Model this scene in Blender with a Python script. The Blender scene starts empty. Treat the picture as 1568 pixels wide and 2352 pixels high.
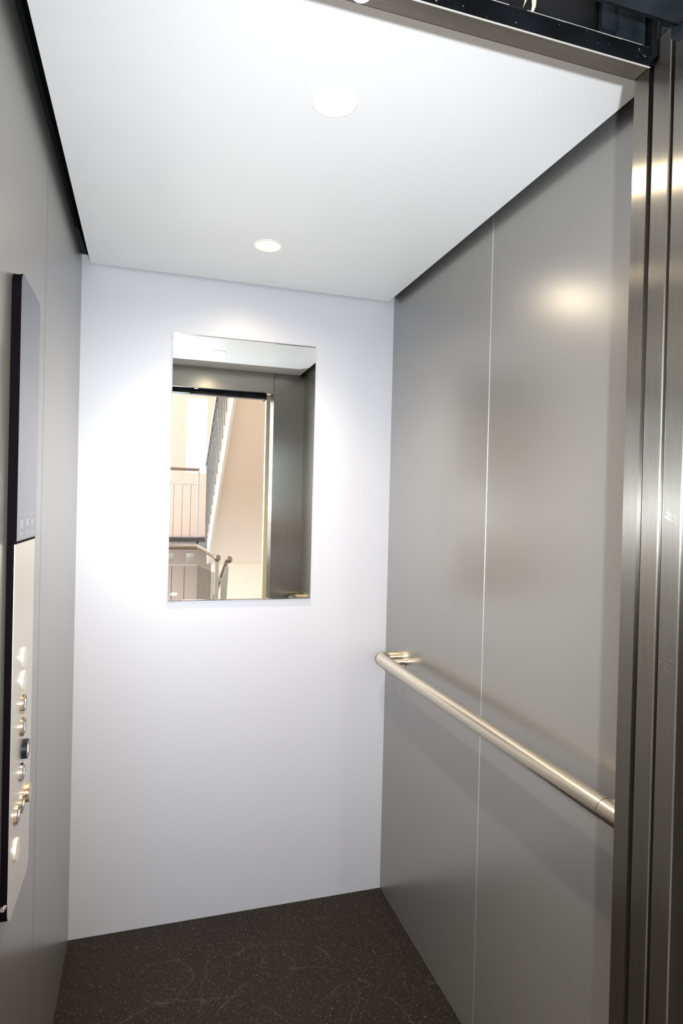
import bpy, bmesh, math, random
from mathutils import Vector, Matrix
random.seed(4)
C = bpy.context.scene.collection
scn = bpy.context.scene
PI = math.pi

# ------------------------------------------------------------------ camera
CAM = Vector((0.2234, -2.2077, 1.4539))
yaw, pitch, roll = map(math.radians, (-17.2872, -0.4602, 1.3783))
fwd = Vector((-math.sin(yaw)*math.cos(pitch), math.cos(yaw)*math.cos(pitch), math.sin(pitch)))
right = Vector((math.cos(yaw), math.sin(yaw), 0)); up = right.cross(fwd)
r2 = right*math.cos(roll) + up*math.sin(roll); u2 = -right*math.sin(roll) + up*math.cos(roll)
cd = bpy.data.cameras.new('camera'); cam = bpy.data.objects.new('camera', cd); C.objects.link(cam)
m = Matrix((r2, u2, -fwd)).transposed().to_4x4(); m.translation = CAM
cam.matrix_world = m
cd.sensor_fit = 'VERTICAL'; cd.sensor_height = 36; cd.sensor_width = 24
cd.lens = 1426.9/2352*36; cd.clip_start = 0.02
scn.camera = cam

# ------------------------------------------------------------------ exposure, world
vs = scn.view_settings
vs.view_transform = 'Standard'; vs.look = 'None'; vs.gamma = 1; vs.use_curve_mapping = False
vs.exposure = 0.0
w = bpy.data.worlds.new('daylight'); scn.world = w; w.use_nodes = True
w.node_tree.nodes['Background'].inputs[0].default_value = (.80, .90, 1, 1)
w.node_tree.nodes['Background'].inputs[1].default_value = 3.0

# ------------------------------------------------------------------ lights
def spot(name, loc, target, energy, col, size, blend, radius, mis=True):
    l = bpy.data.lights.new(name, 'SPOT'); l.energy = energy; l.color = col
    l.spot_size = math.radians(size); l.spot_blend = blend; l.shadow_soft_size = radius
    o = bpy.data.objects.new(name, l); C.objects.link(o); o.location = loc
    o.rotation_euler = (Vector(target)-Vector(loc)).to_track_quat('-Z', 'Y').to_euler()
    l.cycles.use_multiple_importance_sampling = mis
    return o
def area(name, loc, target, energy, col, sx, sy):
    l = bpy.data.lights.new(name, 'AREA'); l.energy = energy; l.color = col
    l.shape = 'RECTANGLE'; l.size = sx; l.size_y = sy
    o = bpy.data.objects.new(name, l); C.objects.link(o); o.location = loc
    o.rotation_euler = (Vector(target)-Vector(loc)).to_track_quat('-Z', 'Y').to_euler()
    return o
FLASH = 180
spot('photographer_flash', (.29, -2.3, 1.465), (.86, 0, 1.62), FLASH, (.88, .93, 1), 108, 1, .014, False)
for yy in (-.35, -1.05):
    spot('downlight_beam', (.55, yy, 2.222), (.55, yy, 0), 17, (1, .82, .58), 167, 1, .03)
    spot('downlight_beam', (.55, yy, 2.222), (.55, yy, 0), 46, (1, .85, .66), 118, .9, .025)
# daylight standing in the two stair windows and an added side fill
area('hall_daylight_fill', (-.35, -7.45, 2.2), (-.35, 0, 1.9), 100, (.55, .78, 1), 1.5, 1.7)
area('hall_daylight_fill', (.87, -7.45, 2.45), (.87, 0, 2.2), 90, (.9, .95, 1), .34, 1.3)
area('hall_daylight_fill', (-2.35, -4.4, 1.9), (3, -4.6, 1.2), 190, (1, .97, .92), 2.4, 2.2)  # unseen fill lamp, added to brighten the hall

# ------------------------------------------------------------------ materials
def mat(name, col, rough=.5, metal=0.0, aniso=0, spec=.5, coat=0, emit=None, es=0):
    m = bpy.data.materials.new(name); m.use_nodes = True
    b = m.node_tree.nodes['Principled BSDF']
    b.inputs['Base Color'].default_value = (*col, 1)
    b.inputs['Roughness'].default_value = rough; b.inputs['Metallic'].default_value = metal
    b.inputs['Specular IOR Level'].default_value = spec
    b.inputs['Coat Weight'].default_value = coat
    if coat: b.inputs['Coat Roughness'].default_value = .25
    if aniso:
        b.inputs['Anisotropic'].default_value = aniso
        t = m.node_tree.nodes.new('ShaderNodeTangent'); t.direction_type = 'RADIAL'; t.axis = 'Z'
        m.node_tree.links.new(t.outputs[0], b.inputs['Tangent'])
    if emit:
        b.inputs['Emission Color'].default_value = (*emit, 1); b.inputs['Emission Strength'].default_value = es
    return m
def N(m, t, **k):
    n = m.node_tree.nodes.new(t)
    for a, v in k.items(): setattr(n, a, v)
    return n
def grain(m, scale, lo, hi, stretch=(1, 1, 1), amount='Base Color'):
    """fine procedural variation of the base colour"""
    nt = m.node_tree; b = nt.nodes['Principled BSDF']
    tc = N(m, 'ShaderNodeTexCoord'); mp = N(m, 'ShaderNodeMapping'); mp.inputs['Scale'].default_value = stretch
    nz = N(m, 'ShaderNodeTexNoise'); nz.inputs['Scale'].default_value = scale; nz.inputs['Detail'].default_value = 3
    rp = N(m, 'ShaderNodeValToRGB'); rp.color_ramp.elements[0].color = (*lo, 1); rp.color_ramp.elements[1].color = (*hi, 1)
    rp.color_ramp.elements[0].position = .35; rp.color_ramp.elements[1].position = .65
    nt.links.new(tc.outputs['Object'], mp.inputs[0]); nt.links.new(mp.outputs[0], nz.inputs['Vector'])
    nt.links.new(nz.outputs[0], rp.inputs[0]); nt.links.new(rp.outputs[0], b.inputs[amount])
    return m
M = {}
M['panel'] = grain(mat('satin grey cab panel', (.5, .5, .5), .285, .72), 420, (.305, .30, .29), (.35, .345, .335))
M['backpanel'] = grain(mat('pale satin cab panel', (.6, .6, .6), .48, .20), 420, (.465, .465, .485), (.51, .51, .53))
M['steel'] = grain(mat('brushed stainless steel', (.5, .48, .44), .265, 1, 1.0), 60, (.28, .265, .235), (.32, .305, .27), (14, 14, .25))
M['steelplain'] = grain(mat('brushed transom steel', (.5, .48, .44), .28, 1, .5), 60, (.30, .285, .255), (.35, .335, .30), (.25, 14, 14))
M['jointmetal'] = mat('bright joint metal', (.85, .85, .84), .3, .9)
M['jointdark'] = mat('dark joint', (.06, .055, .05), .5)
M['ceil'] = grain(mat('white powder coated ceiling', (.8, .8, .79), .42), 500, (.79, .795, .79), (.815, .82, .815))
M['void'] = mat('void shade black', (.004, .004, .005), .7)
M['blackedge'] = mat('black edge and frame shade', (.002, .001, .002), .75, spec=.05)
M['faceplate'] = grain(mat('fine satin faceplate', (.7, .66, .6), .34, .9), 500, (.70, .65, .58), (.76, .71, .64))
M['glass'] = mat('dark display glass', (.010, .011, .017), .13, 0, spec=.55)
M['print'] = mat('pale grey print', (.36, .36, .38), .5)
M['mirror'] = mat('mirror silvering', (.93, .94, .92), 0.0, 1)
M['mirroredge'] = mat('mirror edge', (.45, .45, .42), .12, 1)
M['brass'] = grain(mat('warm brushed stainless tube', (.7, .62, .5), .24, 1), 90, (.70, .62, .50), (.73, .65, .53), (6, .2, 6))
M['chrome'] = mat('chrome', (.75, .72, .68), .12, 1)
M['gold'] = mat('warm polished steel', (.75, .62, .45), .15, 1)
M['btnface'] = mat('dark button face', (.10, .10, .11), .35)
M['disc'] = mat('satin steel disc', (.72, .67, .60), .42, .5)
M['white'] = mat('white marking', (.9, .9, .88), .5)
M['black'] = mat('black rubber', (.004, .006, .007), .45, spec=.2)
M['lens'] = mat('lit downlight lens', (.7, .7, .68), .5, emit=(1, .9, .7), es=25)
def lens_emission():  # dim warm rim painted as a halo round the bright core
    m = M['lens']; nt = m.node_tree; b = nt.nodes['Principled BSDF']
    tc = N(m, 'ShaderNodeTexCoord'); fr = N(m, 'ShaderNodeTexGradient', gradient_type='SPHERICAL')
    mp = N(m, 'ShaderNodeMapping'); mp.inputs['Scale'].default_value = (24, 24, 0)
    nt.links.new(tc.outputs['Object'], mp.inputs[0]); nt.links.new(mp.outputs[0], fr.inputs[0])
    rp = N(m, 'ShaderNodeValToRGB'); e = rp.color_ramp.elements
    e[0].position = .02; e[0].color = (.010, .009, .006, 1); e[1].position = .40; e[1].color = (1, .92, .72, 1)
    x = e.new(.14); x.color = (.016, .014, .009, 1); x = e.new(.27); x.color = (.04, .035, .022, 1)
    nt.links.new(fr.outputs[0], rp.inputs[0]); nt.links.new(rp.outputs[0], b.inputs['Emission Color'])
lens_emission()
M['header'] = grain(mat('dark door header steel', (.02, .022, .026), .35, .6), 12, (.003, .0035, .0045), (.010, .012, .016))
M['headerblue'] = grain(mat('blue grey galvanised steel', (.06, .08, .10), .4, .7), 14, (.012, .018, .024), (.045, .060, .075))
M['scratch'] = mat('bare scratched metal', (.75, .73, .68), .4, .6)  # real scratches, and the painted highlight on the cover plate lip
M['grease'] = mat('dark grease', (.05, .04, .03), .4)
M['cream'] = mat('cream paint drip', (.72, .71, .5), .6)
M['peach'] = grain(mat('peach rendered wall', (.75, .58, .46), .85), 60, (.88, .77, .66), (.92, .81, .70))
M['pink'] = grain(mat('pale pink wall', (.8, .66, .58), .85), 60, (.80, .665, .58), (.84, .70, .62))
M['hallwhite'] = mat('white painted string', (.86, .84, .78), .6)
M['halldark'] = mat('dark landing edge', (.05, .05, .045), .6)
M['hallfloor'] = grain(mat('grey landing floor', (.3, .29, .28), .5), 30, (.25, .24, .23), (.34, .33, .32))
M['frame'] = mat('white window frame', (.8, .8, .8), .4)
M['postgrey'] = mat('galvanised railing post', (.55, .57, .57), .4, .5)
M['wood'] = mat('satin steel handrail tube', (.34, .28, .22), .28, .9)
M['wire'] = mat('thin steel baluster', (.22, .22, .21), .4, .6)
M['yellowframe'] = mat('cream door architrave', (.80, .74, .52), .5)
def mat_pane():
    m = bpy.data.materials.new('window glass'); m.use_nodes = True; nt = m.node_tree
    nt.nodes.clear(); o = N(m, 'ShaderNodeOutputMaterial'); mx = N(m, 'ShaderNodeMixShader'); mx.inputs[0].default_value = .06
    t = N(m, 'ShaderNodeBsdfTransparent'); g = N(m, 'ShaderNodeBsdfGlossy'); g.inputs['Roughness'].default_value = .02
    nt.links.new(t.outputs[0], mx.inputs[1]); nt.links.new(g.outputs[0], mx.inputs[2]); nt.links.new(mx.outputs[0], o.inputs[0])
    return m
M['pane'] = mat_pane()
def mat_floor():
    m = mat('dark speckled rubber floor', (.03, .026, .022), .5, spec=.15); nt = m.node_tree; b = nt.nodes['Principled BSDF']
    tc = N(m, 'ShaderNodeTexCoord'); L = nt.links
    col = N(m, 'ShaderNodeMix', data_type='RGBA')
    nz = N(m, 'ShaderNodeTexNoise'); nz.inputs['Scale'].default_value = 4; nz.inputs['Detail'].default_value = 4
    L.new(tc.outputs['Object'], nz.inputs['Vector'])
    L.new(nz.outputs[0], col.inputs['Factor'])
    col.inputs['A'].default_value = (.008, .0062, .0048, 1); col.inputs['B'].default_value = (.014, .011, .008, 1)
    cur = col.outputs['Result']
    for sc, th, keep, c in ((210, .16, .80, (.42, .38, .30, 1)), (430, .20, .72, (.30, .26, .20, 1)), (120, .11, .93, (.62, .58, .5, 1))):
        v = N(m, 'ShaderNodeTexVoronoi'); v.inputs['Scale'].default_value = sc; L.new(tc.outputs['Object'], v.inputs['Vector'])
        lt = N(m, 'ShaderNodeMath', operation='LESS_THAN'); L.new(v.outputs['Distance'], lt.inputs[0]); lt.inputs[1].default_value = th
        sp = N(m, 'ShaderNodeSeparateColor'); L.new(v.outputs['Color'], sp.inputs[0])
        gt = N(m, 'ShaderNodeMath', operation='GREATER_THAN'); L.new(sp.outputs[0], gt.inputs[0]); gt.inputs[1].default_value = keep
        mu = N(m, 'ShaderNodeMath', operation='MULTIPLY'); L.new(lt.outputs[0], mu.inputs[0]); L.new(gt.outputs[0], mu.inputs[1])
        mx = N(m, 'ShaderNodeMix', data_type='RGBA'); L.new(mu.outputs[0], mx.inputs['Factor']); L.new(cur, mx.inputs['A']); mx.inputs['B'].default_value = c
        cur = mx.outputs['Result']
    # wheel scuffs: thin broken rings
    sx = N(m, 'ShaderNodeTexNoise'); sx.inputs['Scale'].default_value = 9; sx.inputs['Detail'].default_value = 2
    L.new(tc.outputs['Object'], sx.inputs['Vector'])
    for cx, cy, r, wd in ((.30, -.26, .085, .004), (.62, -.42, .235, .004), (.66, -.62, .30, .005), (.52, -.25, .09, .004), (.9, -.75, .33, .004), (.35, -.7, .35, .003)):
        vd = N(m, 'ShaderNodeVectorMath', operation='DISTANCE'); vd.inputs[1].default_value = (cx, cy, 0); L.new(tc.outputs['Object'], vd.inputs[0])
        ad = N(m, 'ShaderNodeMath', operation='MULTIPLY_ADD'); L.new(sx.outputs[0], ad.inputs[0]); ad.inputs[1].default_value = .09; L.new(vd.outputs['Value'], ad.inputs[2])
        sb = N(m, 'ShaderNodeMath', operation='SUBTRACT'); L.new(ad.outputs[0], sb.inputs[0]); sb.inputs[1].default_value = r+.045
        ab = N(m, 'ShaderNodeMath', operation='ABSOLUTE'); L.new(sb.outputs[0], ab.inputs[0])
        mr = N(m, 'ShaderNodeMapRange'); L.new(ab.outputs[0], mr.inputs[0]); mr.inputs[1].default_value = 0; mr.inputs[2].default_value = wd; mr.inputs[3].default_value = 1; mr.inputs[4].default_value = 0
        n2 = N(m, 'ShaderNodeTexNoise'); n2.inputs['Scale'].default_value = 7; L.new(tc.outputs['Object'], n2.inputs['Vector'])
        r3 = N(m, 'ShaderNodeMapRange'); L.new(n2.outputs[0], r3.inputs[0]); r3.inputs[1].default_value = .42; r3.inputs[2].default_value = .62; r3.inputs[3].default_value = 0; r3.inputs[4].default_value = .5
        mu = N(m, 'ShaderNodeMath', operation='MULTIPLY'); L.new(mr.outputs[0], mu.inputs[0]); L.new(r3.outputs[0], mu.inputs[1])
        mx = N(m, 'ShaderNodeMix', data_type='RGBA'); L.new(mu.outputs[0], mx.inputs['Factor']); L.new(cur, mx.inputs['A']); mx.inputs['B'].default_value = (.07, .06, .05, 1)
        cur = mx.outputs['Result']
    L.new(cur, b.inputs['Base Color'])
    return m
M['floor'] = mat_floor()

# ------------------------------------------------------------------ mesh helpers
def box(bm, x0, x1, y0, y1, z0, z1, bev=0):
    r = bmesh.ops.create_cube(bm, size=1)
    vs_ = r['verts']
    bmesh.ops.scale(bm, vec=(abs(x1-x0), abs(y1-y0), abs(z1-z0)), verts=vs_)
    bmesh.ops.translate(bm, vec=((x0+x1)/2, (y0+y1)/2, (z0+z1)/2), verts=vs_)
    if bev:
        es = list({e for v in vs_ for e in v.link_edges})
        bmesh.ops.bevel(bm, geom=es, offset=bev, segments=2, affect='EDGES', profile=.5)
def tube(bm, pts, r, seg=24, cap=True):
    pts = [Vector(p) for p in pts]; rings = []
    t0 = (pts[1]-pts[0]).normalized()
    ref = Vector((0, 0, 1)) if abs(t0.z) < .9 else Vector((1, 0, 0))
    n = t0.cross(ref).normalized()
    for i, p in enumerate(pts):
        t = (pts[min(i+1, len(pts)-1)]-pts[max(i-1, 0)]).normalized()
        n = (n - t*n.dot(t)).normalized(); b = t.cross(n)
        rings.append([bm.verts.new(p + (n*math.cos(a)+b*math.sin(a))*r) for a in (2*PI*k/seg for k in range(seg))])
    for a, b in zip(rings, rings[1:]):
        for k in range(seg): bm.faces.new((a[k], a[(k+1) % seg], b[(k+1) % seg], b[k]))
    if cap:
        bm.faces.new(rings[0][::-1]); bm.faces.new(rings[-1])
def lathe(bm, origin, axis, prof, seg=40):
    """prof: (distance along axis, radius)"""
    o = Vector(origin); ax = Vector(axis).normalized()
    ref = Vector((0, 0, 1)) if abs(ax.z) < .9 else Vector((1, 0, 0))
    n = ax.cross(ref).normalized(); b = ax.cross(n); rings = []
    for d, r in prof:
        rings.append([bm.verts.new(o+ax*d+(n*math.cos(a)+b*math.sin(a))*max(r, 1e-5)) for a in (2*PI*k/seg for k in range(seg))])
    for p, q in zip(rings, rings[1:]):
        for k in range(seg): bm.faces.new((p[k], p[(k+1) % seg], q[(k+1) % seg], q[k]))
    bm.faces.new(rings[0][::-1]); bm.faces.new(rings[-1])
def prism(bm, pts, vec):
    a = [bm.verts.new(p) for p in pts]; b = [bm.verts.new(Vector(p)+Vector(vec)) for p in pts]
    bm.faces.new(a[::-1]); bm.faces.new(b)
    for i in range(len(a)): j = (i+1) % len(a); bm.faces.new((a[i], a[j], b[j], b[i]))
def ball(bm, p, r, sx=1, sy=1, sz=1):
    q = bmesh.ops.create_uvsphere(bm, u_segments=28, v_segments=16, radius=r)
    bmesh.ops.scale(bm, vec=(sx, sy, sz), verts=q['verts']); bmesh.ops.translate(bm, vec=p, verts=q['verts'])
def obj(name, build, m, parent=None, smooth=False, kind=None, label=None, cat=None, group=None, extra=()):
    bm = bmesh.new(); build(bm)
    bmesh.ops.recalc_face_normals(bm, faces=bm.faces[:])
    me = bpy.data.meshes.new(name); bm.to_mesh(me); bm.free()
    me.materials.append(m)
    for e in extra: me.materials.append(e)
    if smooth:
        for p in me.polygons: p.use_smooth = True
        me.set_sharp_from_angle(angle=math.radians(38))
    o = bpy.data.objects.new(name, me); C.objects.link(o)
    if parent:
        o.parent = parent; o.matrix_parent_inverse = Matrix.Translation(-parent.location)
    tag(o, label, cat, group, kind)
    return o
def tag(o, label=None, cat=None, group=None, kind=None):
    for k, v in (('label', label), ('category', cat), ('group', group), ('kind', kind)):
        if v: o[k] = v
    return o
def thing(name, loc, label, cat, group=None):
    o = bpy.data.objects.new(name, None); o.empty_display_size = .05; C.objects.link(o); o.location = loc
    return tag(o, label, cat, group)
def sbox(name, x0, x1, y0, y1, z0, z1, m, bev=0, parent=None, **k):
    k.setdefault('kind', 'structure' if parent is None else None)
    return obj(name, lambda b: box(b, x0, x1, y0, y1, z0, z1, bev), m, parent, **k)

# ------------------------------------------------------------------ cab shell
W, D, WD, HD, HC = 1.1, 1.427, .9172, 2.1142, 2.2325
TOP = 2.262
sbox('floor', 0, W, -D, 0, -.03, 0, M['floor'], label='dark brown speckled floor of the lift car')
sbox('wall_back', -.02, W+.02, 0, .02, -.03, TOP, M['backpanel'], label='pale satin back wall of the lift car holding the mirror')
YS = -.712
def two_panels(x0, x1):
    def f(b):
        box(b, x0, x1, -.0, YS+.001, -.03, TOP); box(b, x0, x1, YS-.001, -D, -.03, TOP)
    return f
obj('wall_right', two_panels(W, W+.02), M['panel'], kind='structure', label='satin grey right wall of the lift car behind the handrail')
obj('wall_left', two_panels(-.02, 0), M['panel'], kind='structure', label='satin grey left wall of the lift car behind the control panel')
sbox('trim_1', W-.0006, W+.012, YS-.001, YS+.001, 0, 2.245, M['jointmetal'], label='thin bright vertical joint in the right wall')
sbox('trim_2', -.012, .0002, YS-.0007, YS+.0007, 0, 2.245, M['jointdark'], label='thin dark vertical joint in the left wall')
# suspended ceiling sheet with folded edge, gap to the walls all round
G = .0268
def ceil_build(b):
    box(b, G, W-G, -D-.008, -.012, HC, HC+.002)
    for (a, c, d, e) in ((G, G+.002, -D-.008, -.012), (W-G-.002, W-G, -D-.008, -.012), (G, W-G, -.014, -.012)):
        box(b, a, c, d, e, HC, HC+.018)
obj('ceiling', ceil_build, M['ceil'], kind='structure', label='white suspended ceiling sheet of the lift car')
# car roof and upper fascia above the sheet, coloured black for the unlit void
def void_build(b):
    box(b, -.1, W+.1, -D-.03, .1, 2.36, 2.37)
    box(b, -.08, -.06, -D-.03, .1, TOP, 2.36); box(b, W+.06, W+.08, -D-.03, .1, TOP, 2.36)
    box(b, -.08, W+.08, .04, .06, TOP, 2.36)
    box(b, -.08, -.02, -D-.03, .06, TOP-.004, TOP); box(b, W+.02, W+.08, -D-.03, .06, TOP-.004, TOP); box(b, -.08, W+.08, .02, .06, TOP-.004, TOP)
obj('trim_3', void_build, M['void'], kind='structure', label='car roof above the ceiling gap, its shade painted black')
# front return panels and transom
sbox('wall_front', WD, W+.06, -D-.029, -D, -.03, 2.36, M['steel'], label='brushed steel front return panel right of the car doorway')
sbox('wall_front', -.06, .017, -D-.029, -D, -.03, 2.36, M['steel'], label='brushed steel front return panel left of the car doorway')
def transom(b):
    box(b, .018, WD-.001, -D-.029, -D, HD, 2.36)
    box(b, .018, WD-.001, -D-.0005, -D+.0008, HD, HD+.004)
obj('trim_4', transom, M['steelplain'], kind='structure', label='brushed steel transom over the car doorway')
sbox('trim_10', WD-.0028, WD+.0004, -D-.001, -D+.0006, HD+.001, 2.26, M['jointdark'], label='dark joint between transom and return panel')
# dark front face of the transom with its fittings
def tf(b):
    box(b, -.06, WD+.16, -D-.0315, -D-.0295, HD+.004, 2.36)
tr = thing('door_operator', (.5, -D-.035, HD+.02), 'dark door operator housing above the car doorway with scratched steel plates', 'door mechanism')
obj('housing', tf, M['header'], tr)
obj('guide_bracket', lambda b: (box(b, .823, .847, -1.468, -1.459, 2.142, 2.24, .0008), box(b, .8465, .8485, -1.474, -1.459, 2.142, 2.24)), M['headerblue'], tr, label='grey steel upright bracket')
obj('side_plate', lambda b: box(b, .85, .902, -1.463, -1.4595, 2.13, 2.26, .0008), M['headerblue'], tr, label='blue grey galvanised plate')
obj('side_plate', lambda b: box(b, .904, .914, -1.475, -1.4595, 2.118, 2.26, .0008), M['header'], tr, label='narrow dark plate beside the door leaves')
def smear(b):
    for pts in (((.699, 2.143), (.7015, 2.152), (.7035, 2.166), (.7075, 2.17), (.7045, 2.155)),
                ((.711, 2.136), (.7135, 2.15), (.7125, 2.165), (.7205, 2.168), (.719, 2.15), (.7145, 2.14)),
                ((.7035, 2.163), (.709, 2.158), (.7135, 2.163), (.712, 2.171), (.706, 2.172))):
        prism(b, [(x, -1.4586, z) for x, z in pts], (0, -.0006, 0))
obj('paint_drip', smear, M['cream'], tr, label='cream paint drips')

# lower cover plate hanging in front of the transom (bolt heads, scraped edges)
cp = thing('header_cover_plate', (.5, -1.488, 2.10), 'long black steel cover plate with round bolt holes along the door header', 'cover plate')
def plate(b):
    box(b, .437, .886, -1.4895, -1.4868, 2.0855, 2.1135, .0005)
    box(b, -.03, .4365, -1.4895, -1.4868, 2.091, 2.1135, .0005)
obj('plate', plate, M['header'], cp)
def lip(b):
    box(b, .437, .887, -1.4905, -1.4885, 2.0845, 2.0855); box(b, -.03, .4365, -1.4905, -1.4885, 2.090, 2.091)
obj('bottom_lip', lip, M['scratch'], cp, label='folded bottom lip, its highlight painted in pale metal')  # pale colour stands in for the highlight along the fold
def jag(b):
    x = .43
    while x < .886:
        l = random.uniform(.004, .03); h = random.uniform(.0001, .0009)
        if random.random() < .8: box(b, x, min(x+l, .886), -1.4899, -1.4893, 2.1135-h, 2.1138)
        x += l
    for k in range(16):
        x = random.uniform(.5, .88); z = random.uniform(2.09, 2.111)
        box(b, x, x+random.uniform(.0005, .003), -1.48975, -1.4893, z, z+random.uniform(.0002, .0008))
obj('scratches', jag, M['scratch'], cp, label='bare scratched metal along the top edge', kind='stuff')
for bx_, bz in ((.868, 2.0985), (.574, 2.1005), (.2, 2.1015)):
    r_ = obj('bolt', lambda b: lathe(b, (bx_, -1.4892, bz), (0, -1, 0), [(0, .0052), (.0016, .0052), (.002, .0046), (.002, .0036), (.0006, .0032), (.0006, 0)]), M['header'], cp, True)
# small white buffer under the transom
obj('door_buffer', lambda b: lathe(b, (.4715, -1.443, HD), (0, 0, -1), [(0, .012), (.003, .012), (.0045, .010), (.005, 0)]), M['white'],
    smooth=True, label='small round white buffer under the brushed transom at the top edge', cat='buffer')
# overhead guide rail nearer the landing
gr = thing('door_guide_rail', (.5, -1.55, 2.12), 'dark blue grey steel guide rail overhead on the landing side of the doors', 'guide rail')
def rail_(b):
    prism(b, [(-.05, -1.548, 2.10), (-.05, -1.552, 2.098), (-.05, -1.60, 2.098), (-.05, -1.60, 2.20), (-.05, -1.545, 2.20), (-.05, -1.545, 2.106)], (.925, 0, 0))
obj('channel', rail_, M['headerblue'], gr)
obj('rolled_edge', lambda b: tube(b, [(-.05, -1.5475, 2.1015), (.875, -1.5475, 2.1015)], .0028, 12), M['header'], gr, True)
obj('end_plate', lambda b: box(b, .878, .893, -1.60, -1.535, 2.09, 2.20, .001), M['headerblue'], gr, label='rounded end plate of the rail')

# ------------------------------------------------------------------ sliding door leaves parked at the right
def leaf(y0, y1, xe, top, label, dark=False):
    o = obj('door_leaf', lambda b: box(b, xe, xe+.46, y0, y1, .012, top, .0016), M['steel'], label=label, cat='lift door', group=None)
    return o
leaf(-1.497, -1.4645, WD, 2.146, 'brushed steel sliding door leaf parked right against the steel return panel')
obj('hanger_tab', lambda b: box(b, WD+.006, WD+.03, -1.4715, -1.4675, 2.146, 2.165, .001), M['headerblue'], bpy.data.objects['door_leaf'], label='grey hanger tab')
lf = leaf(-1.5365, -1.503, WD, 2.158, 'brushed steel sliding door leaf nearest the viewer at the right edge')
# grease spots and scratch on the leaf
def spots(b):
    for _ in range(26):
        y = random.uniform(-1.534, -1.506); z = random.choice((random.uniform(1.24, 1.32), random.uniform(1.2, 1.36)))
        lathe(b, (WD-.00002, y, z), (-1, 0, 0), [(0, random.uniform(.0006, .0016)), (.0001, .0004)], 10)
def scr(b):
    for k in range(15):
        y = -1.5365+.004+random.uniform(0, .018); z = 1.442-(y+1.5365)*-.5+random.uniform(-.006, .006)
        l = random.uniform(.003, .009)
        prism(b, [(WD, y, z), (WD, y+l, z+l*.55), (WD, y+l, z+l*.55+.0004), (WD, y, z+.0005)], (-.0001, 0, 0))
obj('scratches', scr, M['scratch'], lf, label='bright scrape marks', kind='stuff')
obj('grease_stain', spots, M['grease'], lf, label='small dark grease specks', kind='stuff')
# landing side frame, shade at the far right painted in near-black
sbox('door_1', .962, 1.4, -1.75, -1.572, -.03, 2.4, M['blackedge'], label='landing door frame at the right edge, its shade painted near-black')
sbox('trim_5', .932, 1.4, -1.79, -1.752, 0, 2.16, M['yellowframe'], label='cream architrave on the landing side of the doorway')
sbox('trim_6', -.4, -.03, -1.75, -1.572, -.03, 2.4, M['pink'])
sbox('trim_7', -.4, 1.4, -1.75, -1.62, 2.26, 2.9, M['pink'])

# ------------------------------------------------------------------ downlights
for i, (yy, lb) in enumerate(((-.35, 'small round warm downlight in the white ceiling nearer the back wall'), (-1.05, 'larger looking round warm downlight in the white ceiling nearer the door'))):
    t = thing('downlight', (.55, yy, HC), lb, 'ceiling light', 'downlights in the lift car ceiling')
    be = obj('bezel', lambda b: lathe(b, (0, 0, 0), (0, 0, -1), [(0, .0455), (.0010, .0455), (.0016, .044), (.0016, .0425), (.0005, .042), (0, .041)]), M['ceil'], None, True)
    le = obj('lens', lambda b: lathe(b, (0, 0, -.0003), (0, 0, -1), [(0, .0415), (.0008, .0415), (.0014, .03), (.0016, 0)]), M['lens'], None, True)
    be.parent = t; le.parent = t

# ------------------------------------------------------------------ mirror
X0, X1, Z0, Z1 = .2937, .7961, 1.1202, 2.0322
mi = thing('wall_mirror', (.545, 0, Z0), 'tall frameless rectangular mirror on the pale back wall', 'mirror')
def mg(b):
    box(b, X0, X1, -.006, -.0005, Z0, Z1, 0)
mo = obj('glass_panel', mg, M['mirror'], mi, extra=(M['mirroredge'],))
for p in mo.data.polygons:
    if abs(p.normal.y) < .5: p.material_index = 1
obj('edge_strip', lambda b: box(b, X0, X1, -.0085, -.0005, Z1, Z1+.0035), M['mirroredge'], mi, label='thin steel strip along the top edge')
obj('edge_strip', lambda b: box(b, X0, X1, -.0085, -.0005, Z0-.0035, Z0), M['mirroredge'], mi, label='thin steel strip along the bottom edge')
def mark(b):
    pts = [(.3135+.0125*math.cos(a), -.0061, 1.1415+.0052*math.sin(a)) for a in (2*PI*k/24 for k in range(24))]
    q = [(.3135+.0105*math.cos(a), -.0061, 1.1415+.0036*math.sin(a)) for a in (2*PI*k/24 for k in range(24))]
    A = [b.verts.new(p) for p in pts]; B = [b.verts.new(p) for p in q]
    for k in range(24): b.faces.new((A[k], A[(k+1) % 24], B[(k+1) % 24], B[k]))
    for z in (1.1432, 1.1412, 1.1392): box(b, .3055, .3215, -.0062, -.006, z, z+.0009)
obj('etched_stamp', mark, M['white'], mi, label='small white oval maker stamp in the lower left corner')

# ------------------------------------------------------------------ handrail
RX, RZ, RR = W-.07, .914, .0205
hr = thing('handrail', (W, -.7, RZ), 'warm brushed steel tube handrail along the grey right wall', 'handrail')
def arc(cx, cy, r, a0, a1, n=12):
    return [(cx+r*math.cos(a0+(a1-a0)*k/n), cy+r*math.sin(a0+(a1-a0)*k/n), RZ) for k in range(n+1)]
obj('rail_tube', lambda b: tube(b, [(RX, -1.276, RZ), (RX, -.9, RZ), (RX, -.5, RZ), (RX, -.185, RZ)], RR, 40, True), M['brass'], hr, True)
obj('elbow', lambda b: tube(b, [(RX, -.186, RZ)]+arc(RX+.038, -.15, .038, PI, PI/2)+[(RX+.052, -.112, RZ)], RR, 40), M['brass'], hr, True, label='curved end bend near the back wall')
obj('elbow', lambda b: tube(b, [(RX, -1.277, RZ)]+arc(RX+.038, -1.335, .038, PI, PI*1.5)+[(RX+.052, -1.373, RZ)], RR-.0004, 40), M['brass'], hr, True, label='curved end bend near the door')
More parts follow.
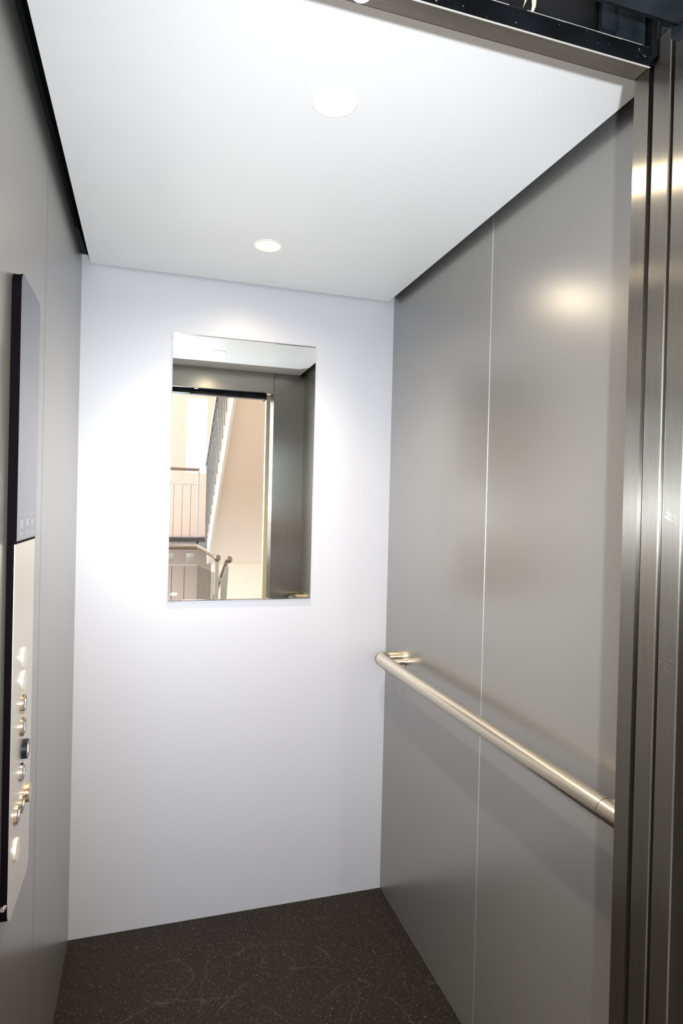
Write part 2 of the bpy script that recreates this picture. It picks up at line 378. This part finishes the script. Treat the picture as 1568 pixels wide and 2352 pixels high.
for yy in (-.112, -1.373):
    obj('end_cap', lambda b: lathe(b, (RX+.052, yy, RZ), (1, 0, 0), [(0, RR+.0004), (.003, RR+.0004), (.004, RR-.002), (.018, RR-.002)], 36), M['gold'], hr, True)
for yy in (-.190, -1.268):
    obj('wall_bracket', lambda b: lathe(b, (RX+.012, yy, RZ), (1, 0, 0), [(0, .0105), (.05, .0105), (.05, .0145), (.058, .0145)], 30), M['brass'], hr, True)

# ------------------------------------------------------------------ control panel on the left wall
PT = .0128
cpn = thing('control_panel', (0, -.963, .735), 'tall rounded control panel with dark glass top and pale steel face on the left wall', 'control panel')
def rrect(y0, y1, z0, z1, r, corners=(1, 1, 1, 1)):
    pts = []
    for (cy, cz, a0, on) in ((y1-r, z1-r, 0, corners[0]), (y0+r, z1-r, PI/2, corners[1]), (y0+r, z0+r, PI, corners[2]), (y1-r, z0+r, 1.5*PI, corners[3])):
        if on: pts += [(cy+r*math.cos(a0+PI/2*k/8), cz+r*math.sin(a0+PI/2*k/8)) for k in range(9)]
        else: pts.append((cy+(r if math.cos(a0+PI/4) > 0 else -r), cz+(r if math.sin(a0+PI/4) > 0 else -r)))
    return pts
Y0, Y1, PZ0, PZ1, PM = -1.057, -.870, .735, 1.835, 1.378
obj('back_box', lambda b: prism(b, [(0.0002, y, z) for y, z in rrect(Y0+.0012, Y1-.0012, PZ0+.001, PZ1-.001, .021)], (PT-.0015, 0, 0)), M['blackedge'], cpn, label='black body of the panel')
obj('steel_face', lambda b: prism(b, [(PT-.0012, y, z) for y, z in rrect(Y0, Y1, PZ0, PM, .022, (0, 0, 1, 1))], (.0014, 0, 0)), M['faceplate'], cpn, label='pale steel face')
obj('glass_backing', lambda b: prism(b, [(PT-.0014, y, z) for y, z in rrect(Y0-.0003, Y1-.0012, PM+.0004, PZ1-.0005, .022, (1, 1, 0, 0))], (.0024, 0, 0)), M['blackedge'], cpn, label='black rim under the glass')
gl = obj('display_glass', lambda b: prism(b, [(PT-.0012, y, z) for y, z in rrect(Y0-.0005, Y1-.001, PM+.0052, PZ1, .022, (1, 1, 0, 0))], (.0036, 0, 0)), M['glass'], cpn, label='dark reflective display glass', extra=(M['blackedge'],))
for p in gl.data.polygons:
    if abs(p.normal.x) < .5: p.material_index = 1
GX = PT+.0024
obj('divider_line', lambda b: box(b, GX-.0001, GX+.0001, Y0+.002, Y1-.003, 1.4275, 1.4281), M['print'], gl)
def bars(y, z, segs):
    def f(b):
        for y0, y1, z0, z1 in segs: box(b, GX-.0001, GX+.0002, y+y0, y+y1, z+z0, z+z1)
    return f
for y in (-1.017, -.963, -.915):   # two rows of three small pictograms
    obj('pictogram', bars(y, 1.412, [(-.009, .009, -.0065, -.0055), (-.006, -.004, -.0056, .0059), (-.001, .001, -.0056, .0059), (.004, .006, -.0056, .0059), (-.006, .006, .0058, .0066)]), M['print'], gl, label='faint pale pictogram of the upper row')
    obj('pictogram', bars(y, 1.393, [(-.009, .009, .0028, .0038), (-.009, -.0078, -.004, .003), (-.009, .006, -.0012, -.0002), (.0048, .006, -.004, .0029)]), M['print'], gl, label='faint pale pictogram of the lower row')
FX = PT+.0002
def button(y, z, r, h, side, face, sym, lab, dish=.0):
    flat = [(0, r), (h-.0005, r), (h, r-.0005), (h, 0)]
    full = [(0, r), (h-.0006, r), (h, r-.0006), (h, r-.0022), (h-.0004, r-.0028), (h-.0004, 0)]
    bt = obj('button', lambda b: lathe(b, (FX, y, z), (1, 0, 0), full if face else flat), side, cpn, True, label=lab)
    if face:
        obj('button_face', lambda b: lathe(b, (FX+h-.0004, y, z), (1, 0, 0), [(0, r-.003), (.0004, r-.0032), (.0004, 0)]), face, bt, True)
    if sym:
        def sb(b):
            for y0, y1, z0, z1 in sym: box(b, FX+h, FX+h+.0004, y+y0, y+y1, z+z0, z+z1)
        obj('button_symbol', sb, M['white'], bt)
one = [(-.0012, .0012, -.006, .007), (-.003, .003, -.0075, -.006)]
button(-.968, 1.169, .0172, .0042, M['disc'], None, None, 'blank steel disc, topmost of the column')
button(-.968, 1.127, .0172, .0042, M['disc'], None, None, 'blank steel disc, second from top')
button(-.963, 1.0835, .0178, .0045, M['gold'], M['btnface'], [(-.004, .004, .0055, .0075), (.002, .004, .001, .0055), (-.004, .004, -.0005, .001), (-.004, -.002, -.0065, -.0005), (-.004, .004, -.0075, -.006)], 'round steel button with dark face')
button(-.963, 1.0415, .0172, .0045, M['gold'], M['btnface'], one, 'round steel button with dark face')
button(-.950, .9955, .0176, .0085, M['black'], M['btnface'], [(-.004, .004, -.006, .007)], 'taller round black button')
button(-.963, .958, .0166, .0045, M['chrome'], M['btnface'], [(-.005, -.001, -.001, .0008), (.0012, .0032, -.006, .007), (-.001, .0012, .004, .006)], 'round steel button with dark face')
button(-.9175, .900, .0172, .0085, M['gold'], M['gold'], None, 'raised golden key switch')
button(-.960, .900, .0168, .0045, M['gold'], M['btnface'], [(-.006, -.001, -.004, .004), (.001, .006, -.004, .004)], 'round steel button with dark face')
button(-1.003, .900, .0178, .0045, M['gold'], M['btnface'], [(-.005, .005, -.004, .004), (-.002, .002, .004, .007)], 'round steel button with dark face')
button(-1.003, .838, .0192, .0042, M['disc'], None, None, 'larger blank steel disc, lowest of all')
obj('side_lock', lambda b: lathe(b, (.0065, Y0+.001, .772), (0, -1, 0), [(0, .0045), (.010, .0045), (.012, .0035), (.012, 0)]), M['chrome'], cpn, True, label='small chrome lock on the side')

# ------------------------------------------------------------------ stair hall behind the viewer (seen in the mirror)
FY = -7.2
sbox('floor', -2.2, 2.4, -4.6, -1.45, -.16, -.031, M['hallfloor'], label='grey floor of the stair hall outside the lift')
sbox('floor', -2.2, 2.4, FY, -5.95, .90, .97, M['hallfloor'], label='half landing floor of the staircase')
sbox('trim_8', -2.2, .93, -5.95, -5.93, .965, 1.02, M['halldark'], label='dark edge strip of the half landing')
def far_wall(b):
    # opening A x -1.1..0.42, z 1.35..3.0 ; opening B x .70..1.03, z 1.9..3.0
    for (x0, x1, z0, z1) in ((-2.2, 2.4, -1.6, 1.35), (-2.2, -1.1, 1.35, 3.0), (.38, .735, 1.35, 3.0), (.735, 1.03, 1.35, 1.9), (1.03, 2.4, 1.35, 3.0), (-2.2, 2.4, 3.0, 3.7)):
        box(b, x0, x1, FY-.12, FY, z0, z1)
obj('wall_far', far_wall, M['pink'], kind='structure', label='pale pink wall at the far end of the stair hall')
def wframe(x0, x1, z0, z1, nx):
    def f(b):
        t = .035
        box(b, x0, x1, FY-.09, FY-.05, z0, z0+t); box(b, x0, x1, FY-.09, FY-.05, z1-t, z1)
        for k in range(nx+1):
            xx = x0+(x1-x0)*k/nx; box(b, max(x0, xx-t/2), min(x1, xx+t/2), FY-.09, FY-.05, z0+t, z1-t)
    return f
w1 = obj('window_1', wframe(-1.1, .38, 1.35, 3.0, 2), M['frame'], kind='structure', label='wide stair window out to bright daylight')
obj('pane', lambda b: box(b, -1.09, .37, FY-.073, FY-.067, 1.36, 2.99), M['pane'], w1)
w2 = obj('window_2', wframe(.735, 1.03, 1.9, 3.0, 1), M['frame'], kind='structure', label='narrow stair window beside the flight')
obj('pane', lambda b: box(b, .74, 1.02, FY-.073, FY-.067, 1.91, 2.99), M['pane'], w2)
def side_wall(b):
    for (y0, y1, z0, z1) in ((FY, -5.7, -1.6, 3.7), (-3.1, -1.75, -1.6, 3.7), (-5.7, -3.1, -1.6, .75), (-5.7, -3.1, 3.0, 3.7)):
        box(b, -2.3, -2.2, y0, y1, z0, z1)
obj('wall_hall_left', side_wall, M['pink'], kind='structure', label='pale wall of the stair hall with an added side opening')
w3 = obj('window_added', lambda b: (box(b, -2.27, -2.23, -5.7, -3.1, .75, .79), box(b, -2.27, -2.23, -5.7, -3.1, 2.96, 3.0), box(b, -2.27, -2.23, -4.42, -4.38, .79, 2.96), box(b, -2.27, -2.23, -5.7, -5.66, .79, 2.96), box(b, -2.27, -2.23, -3.14, -3.1, .79, 2.96)), M['frame'], kind='structure')  # unseen side window, added to let light into the hall
obj('pane', lambda b: box(b, -2.253, -2.247, -5.69, -3.11, .76, 2.99), M['pane'], w3)
sbox('wall_hall_right', 2.4, 2.5, FY, -1.6, -1.6, 3.7, M['peach'])
sbox('ceiling', -2.2, 2.4, FY, -1.6, 3.6, 3.7, M['pink'])
sbox('wall_landing', 1.4, 2.4, -1.75, -1.6, 0, 3.7, M['pink'])
sbox('wall_landing', -2.2, -.4, -1.75, -1.6, 0, 3.7, M['pink'])
sbox('wall_landing', -.4, 1.4, -1.75, -1.6, 2.9, 3.7, M['pink'])
sbox('trim_9', -2.2, 2.4, FY, -4.6, -1.7, -1.6, M['hallfloor'])

# flight going up towards the lift: soffit, white string, treads
YB, ZB, YT, ZT = -5.93, 1.0, -3.10, 3.13
st = thing('stair_flight', (1.4, YB, ZB), 'peach stair flight with white edge rising in the hall seen in the mirror', 'staircase')
SX = .955
def soffit(b):
    prism(b, [(SX+.03, YB, ZB-.30), (SX+.03, YT, ZT-.30), (SX+.03, YT, ZT-.12), (SX+.03, YB, ZB-.02)], (1.40, 0, 0))
obj('soffit', soffit, M['peach'], st, label='smooth peach underside')
obj('string', lambda b: prism(b, [(SX, YB, ZB-.32), (SX, YT, ZT-.32), (SX, YT, ZT-.08), (SX, YB, ZB-.06)], (.03, 0, 0)), M['hallwhite'], st, label='white painted edge string')
def treads(b):
    n = 12
    for k in range(n):
        y = YB+(YT-YB)*k/n; z = ZB+(ZT-ZB)*k/n
        box(b, SX+.031, 2.38, y, y+(YT-YB)/n, z-.06, z+.12)
obj('tread', treads, M['hallfloor'], st, label='grey steps')
sbox('wall_stair', 1.02, 2.38, -6.02, -5.94, -1.6, .70, M['peach'], label='peach wall under the stair flight')
def railing(name, loc, label): return thing(name, loc, label, 'railing', None)
# railing of the flight, seen almost edge-on
r1 = railing('stair_railing', (SX-.03, YB, ZB), 'stair railing climbing beside the white edged flight in the mirror')
def slope(y): return ZB+(ZT-ZB)*(y-YB)/(YT-YB)
obj('top_rail', lambda b: tube(b, [(SX-.03, YB+.05, slope(YB)+.95), (SX-.03, YT, slope(YT)+.47)], .02, 16), M['wood'], r1, True)
for k in range(30):
    y = YB+.10+k*.15
    if slope(y) > 3.05: break
    z1 = min(slope(y)+.92-.48*(y-YB)/(YT-YB), 3.58)
    obj('baluster', lambda b: box(b, SX-.036, SX-.024, y-.006, y+.006, slope(y)-.20, z1), M['wire'], r1)
# railing on the half landing
def flat_railing(name, x0, x1, y, z0, z1, label, n, ends, wood='wood', rr=.021, sp_=.105):
    r = railing(name, (x0, y, z0), label)
    obj('top_rail', lambda b: tube(b, [(x0, y, z1), (x1, y, z1)], rr, 20), M[wood], r, True)
    obj('bottom_bar', lambda b: box(b, x0, x1, y-.006, y+.006, z0+.02, z0+.035), M['postgrey'], r)
    obj('upper_bar', lambda b: box(b, x0, x1, y-.005, y+.005, z1-.20, z1-.19), M['postgrey'], r)
    for k in range(n):
        x = x1-sp_*(k+1)
        if x < x0: break
        obj('baluster', lambda b: tube(b, [(x, y, z0+.02), (x, y, z1-.19)], .0045, 8), M['wire'], r, True)
    if ends: obj('post', lambda b: box(b, x1-.02, x1+.0, y-.02, y+.02, z0-.05, z1-.01), M['postgrey'], r)
    return r
flat_railing('landing_railing', -1.6, .845, -5.97, .99, 1.89, 'upper railing on the half landing, with thin wire balusters', 14, True)
# guard at hall level in front of the stairwell
r3 = flat_railing('landing_railing', -1.6, .735, -4.62, -.02, .985, 'lower railing at hall level with round handrail and bracket plates', 13, False, rr=.024, sp_=.13)
obj('top_rail', lambda b: tube(b, [(.735, -4.62, .985), (.79, -4.50, .965), (.905, -4.22, .905)], .0225, 20), M['wood'], r3, True, label='rail section bending towards the lift')
obj('ball_end', lambda b: ball(b, (.905, -4.22, .903), .036), M['wood'], r3, True)
obj('post', lambda b: box(b, .885, .925, -4.235, -4.215, -.02, .875, .003), M['postgrey'], r3, label='flat pale end post')
for xx in (.45, .665):
    obj('bracket_plate', lambda b: (box(b, xx-.042, xx+.042, -4.6, -4.594, .83, .92, .002), lathe(b, (xx-.02, -4.594, .875), (0, 1, 0), [(0, .009), (.006, .007)], 12), lathe(b, (xx+.025, -4.594, .885), (0, 1, 0), [(0, .009), (.006, .007)], 12)), M['postgrey'], r3, True)
for k in range(15):
    y = -4.54+k*.021
    obj('baluster', lambda b: box(b, .735+.15*k/14, .741+.15*k/14, y-.004, y+.004, -.02, .80-.05*k/14), M['wire'], r3)
# rail of the descending flight
r4 = railing('stair_railing', (1.02, -4.35, 0), 'descending stair handrail with a round ball end beside the pale posts')
obj('top_rail', lambda b: tube(b, [(1.035, -4.35, .875), (1.03, -4.45, .84), (1.0, -5.0, .50), (.98, -5.7, -.02)], .023, 20), M['wood'], r4, True)
obj('ball_end', lambda b: ball(b, (1.037, -4.32, .878), .037), M['wood'], r4, True)
obj('post', lambda b: prism(b, [(.955, -4.36, -.02), (.998, -4.36, -.02), (1.04, -4.36, .80), (1.002, -4.36, .80), (.962, -4.36, .60)], (0, .02, 0)), M['postgrey'], r4, label='flat pale newel post')
obj('tie_bracket', lambda b: (box(b, .926, .968, -4.262, -4.255, .655, .70), lathe(b, (.944, -4.255, .678), (0, 1, 0), [(0, .008), (.005, .006)], 12)), M['postgrey'], r4, True)
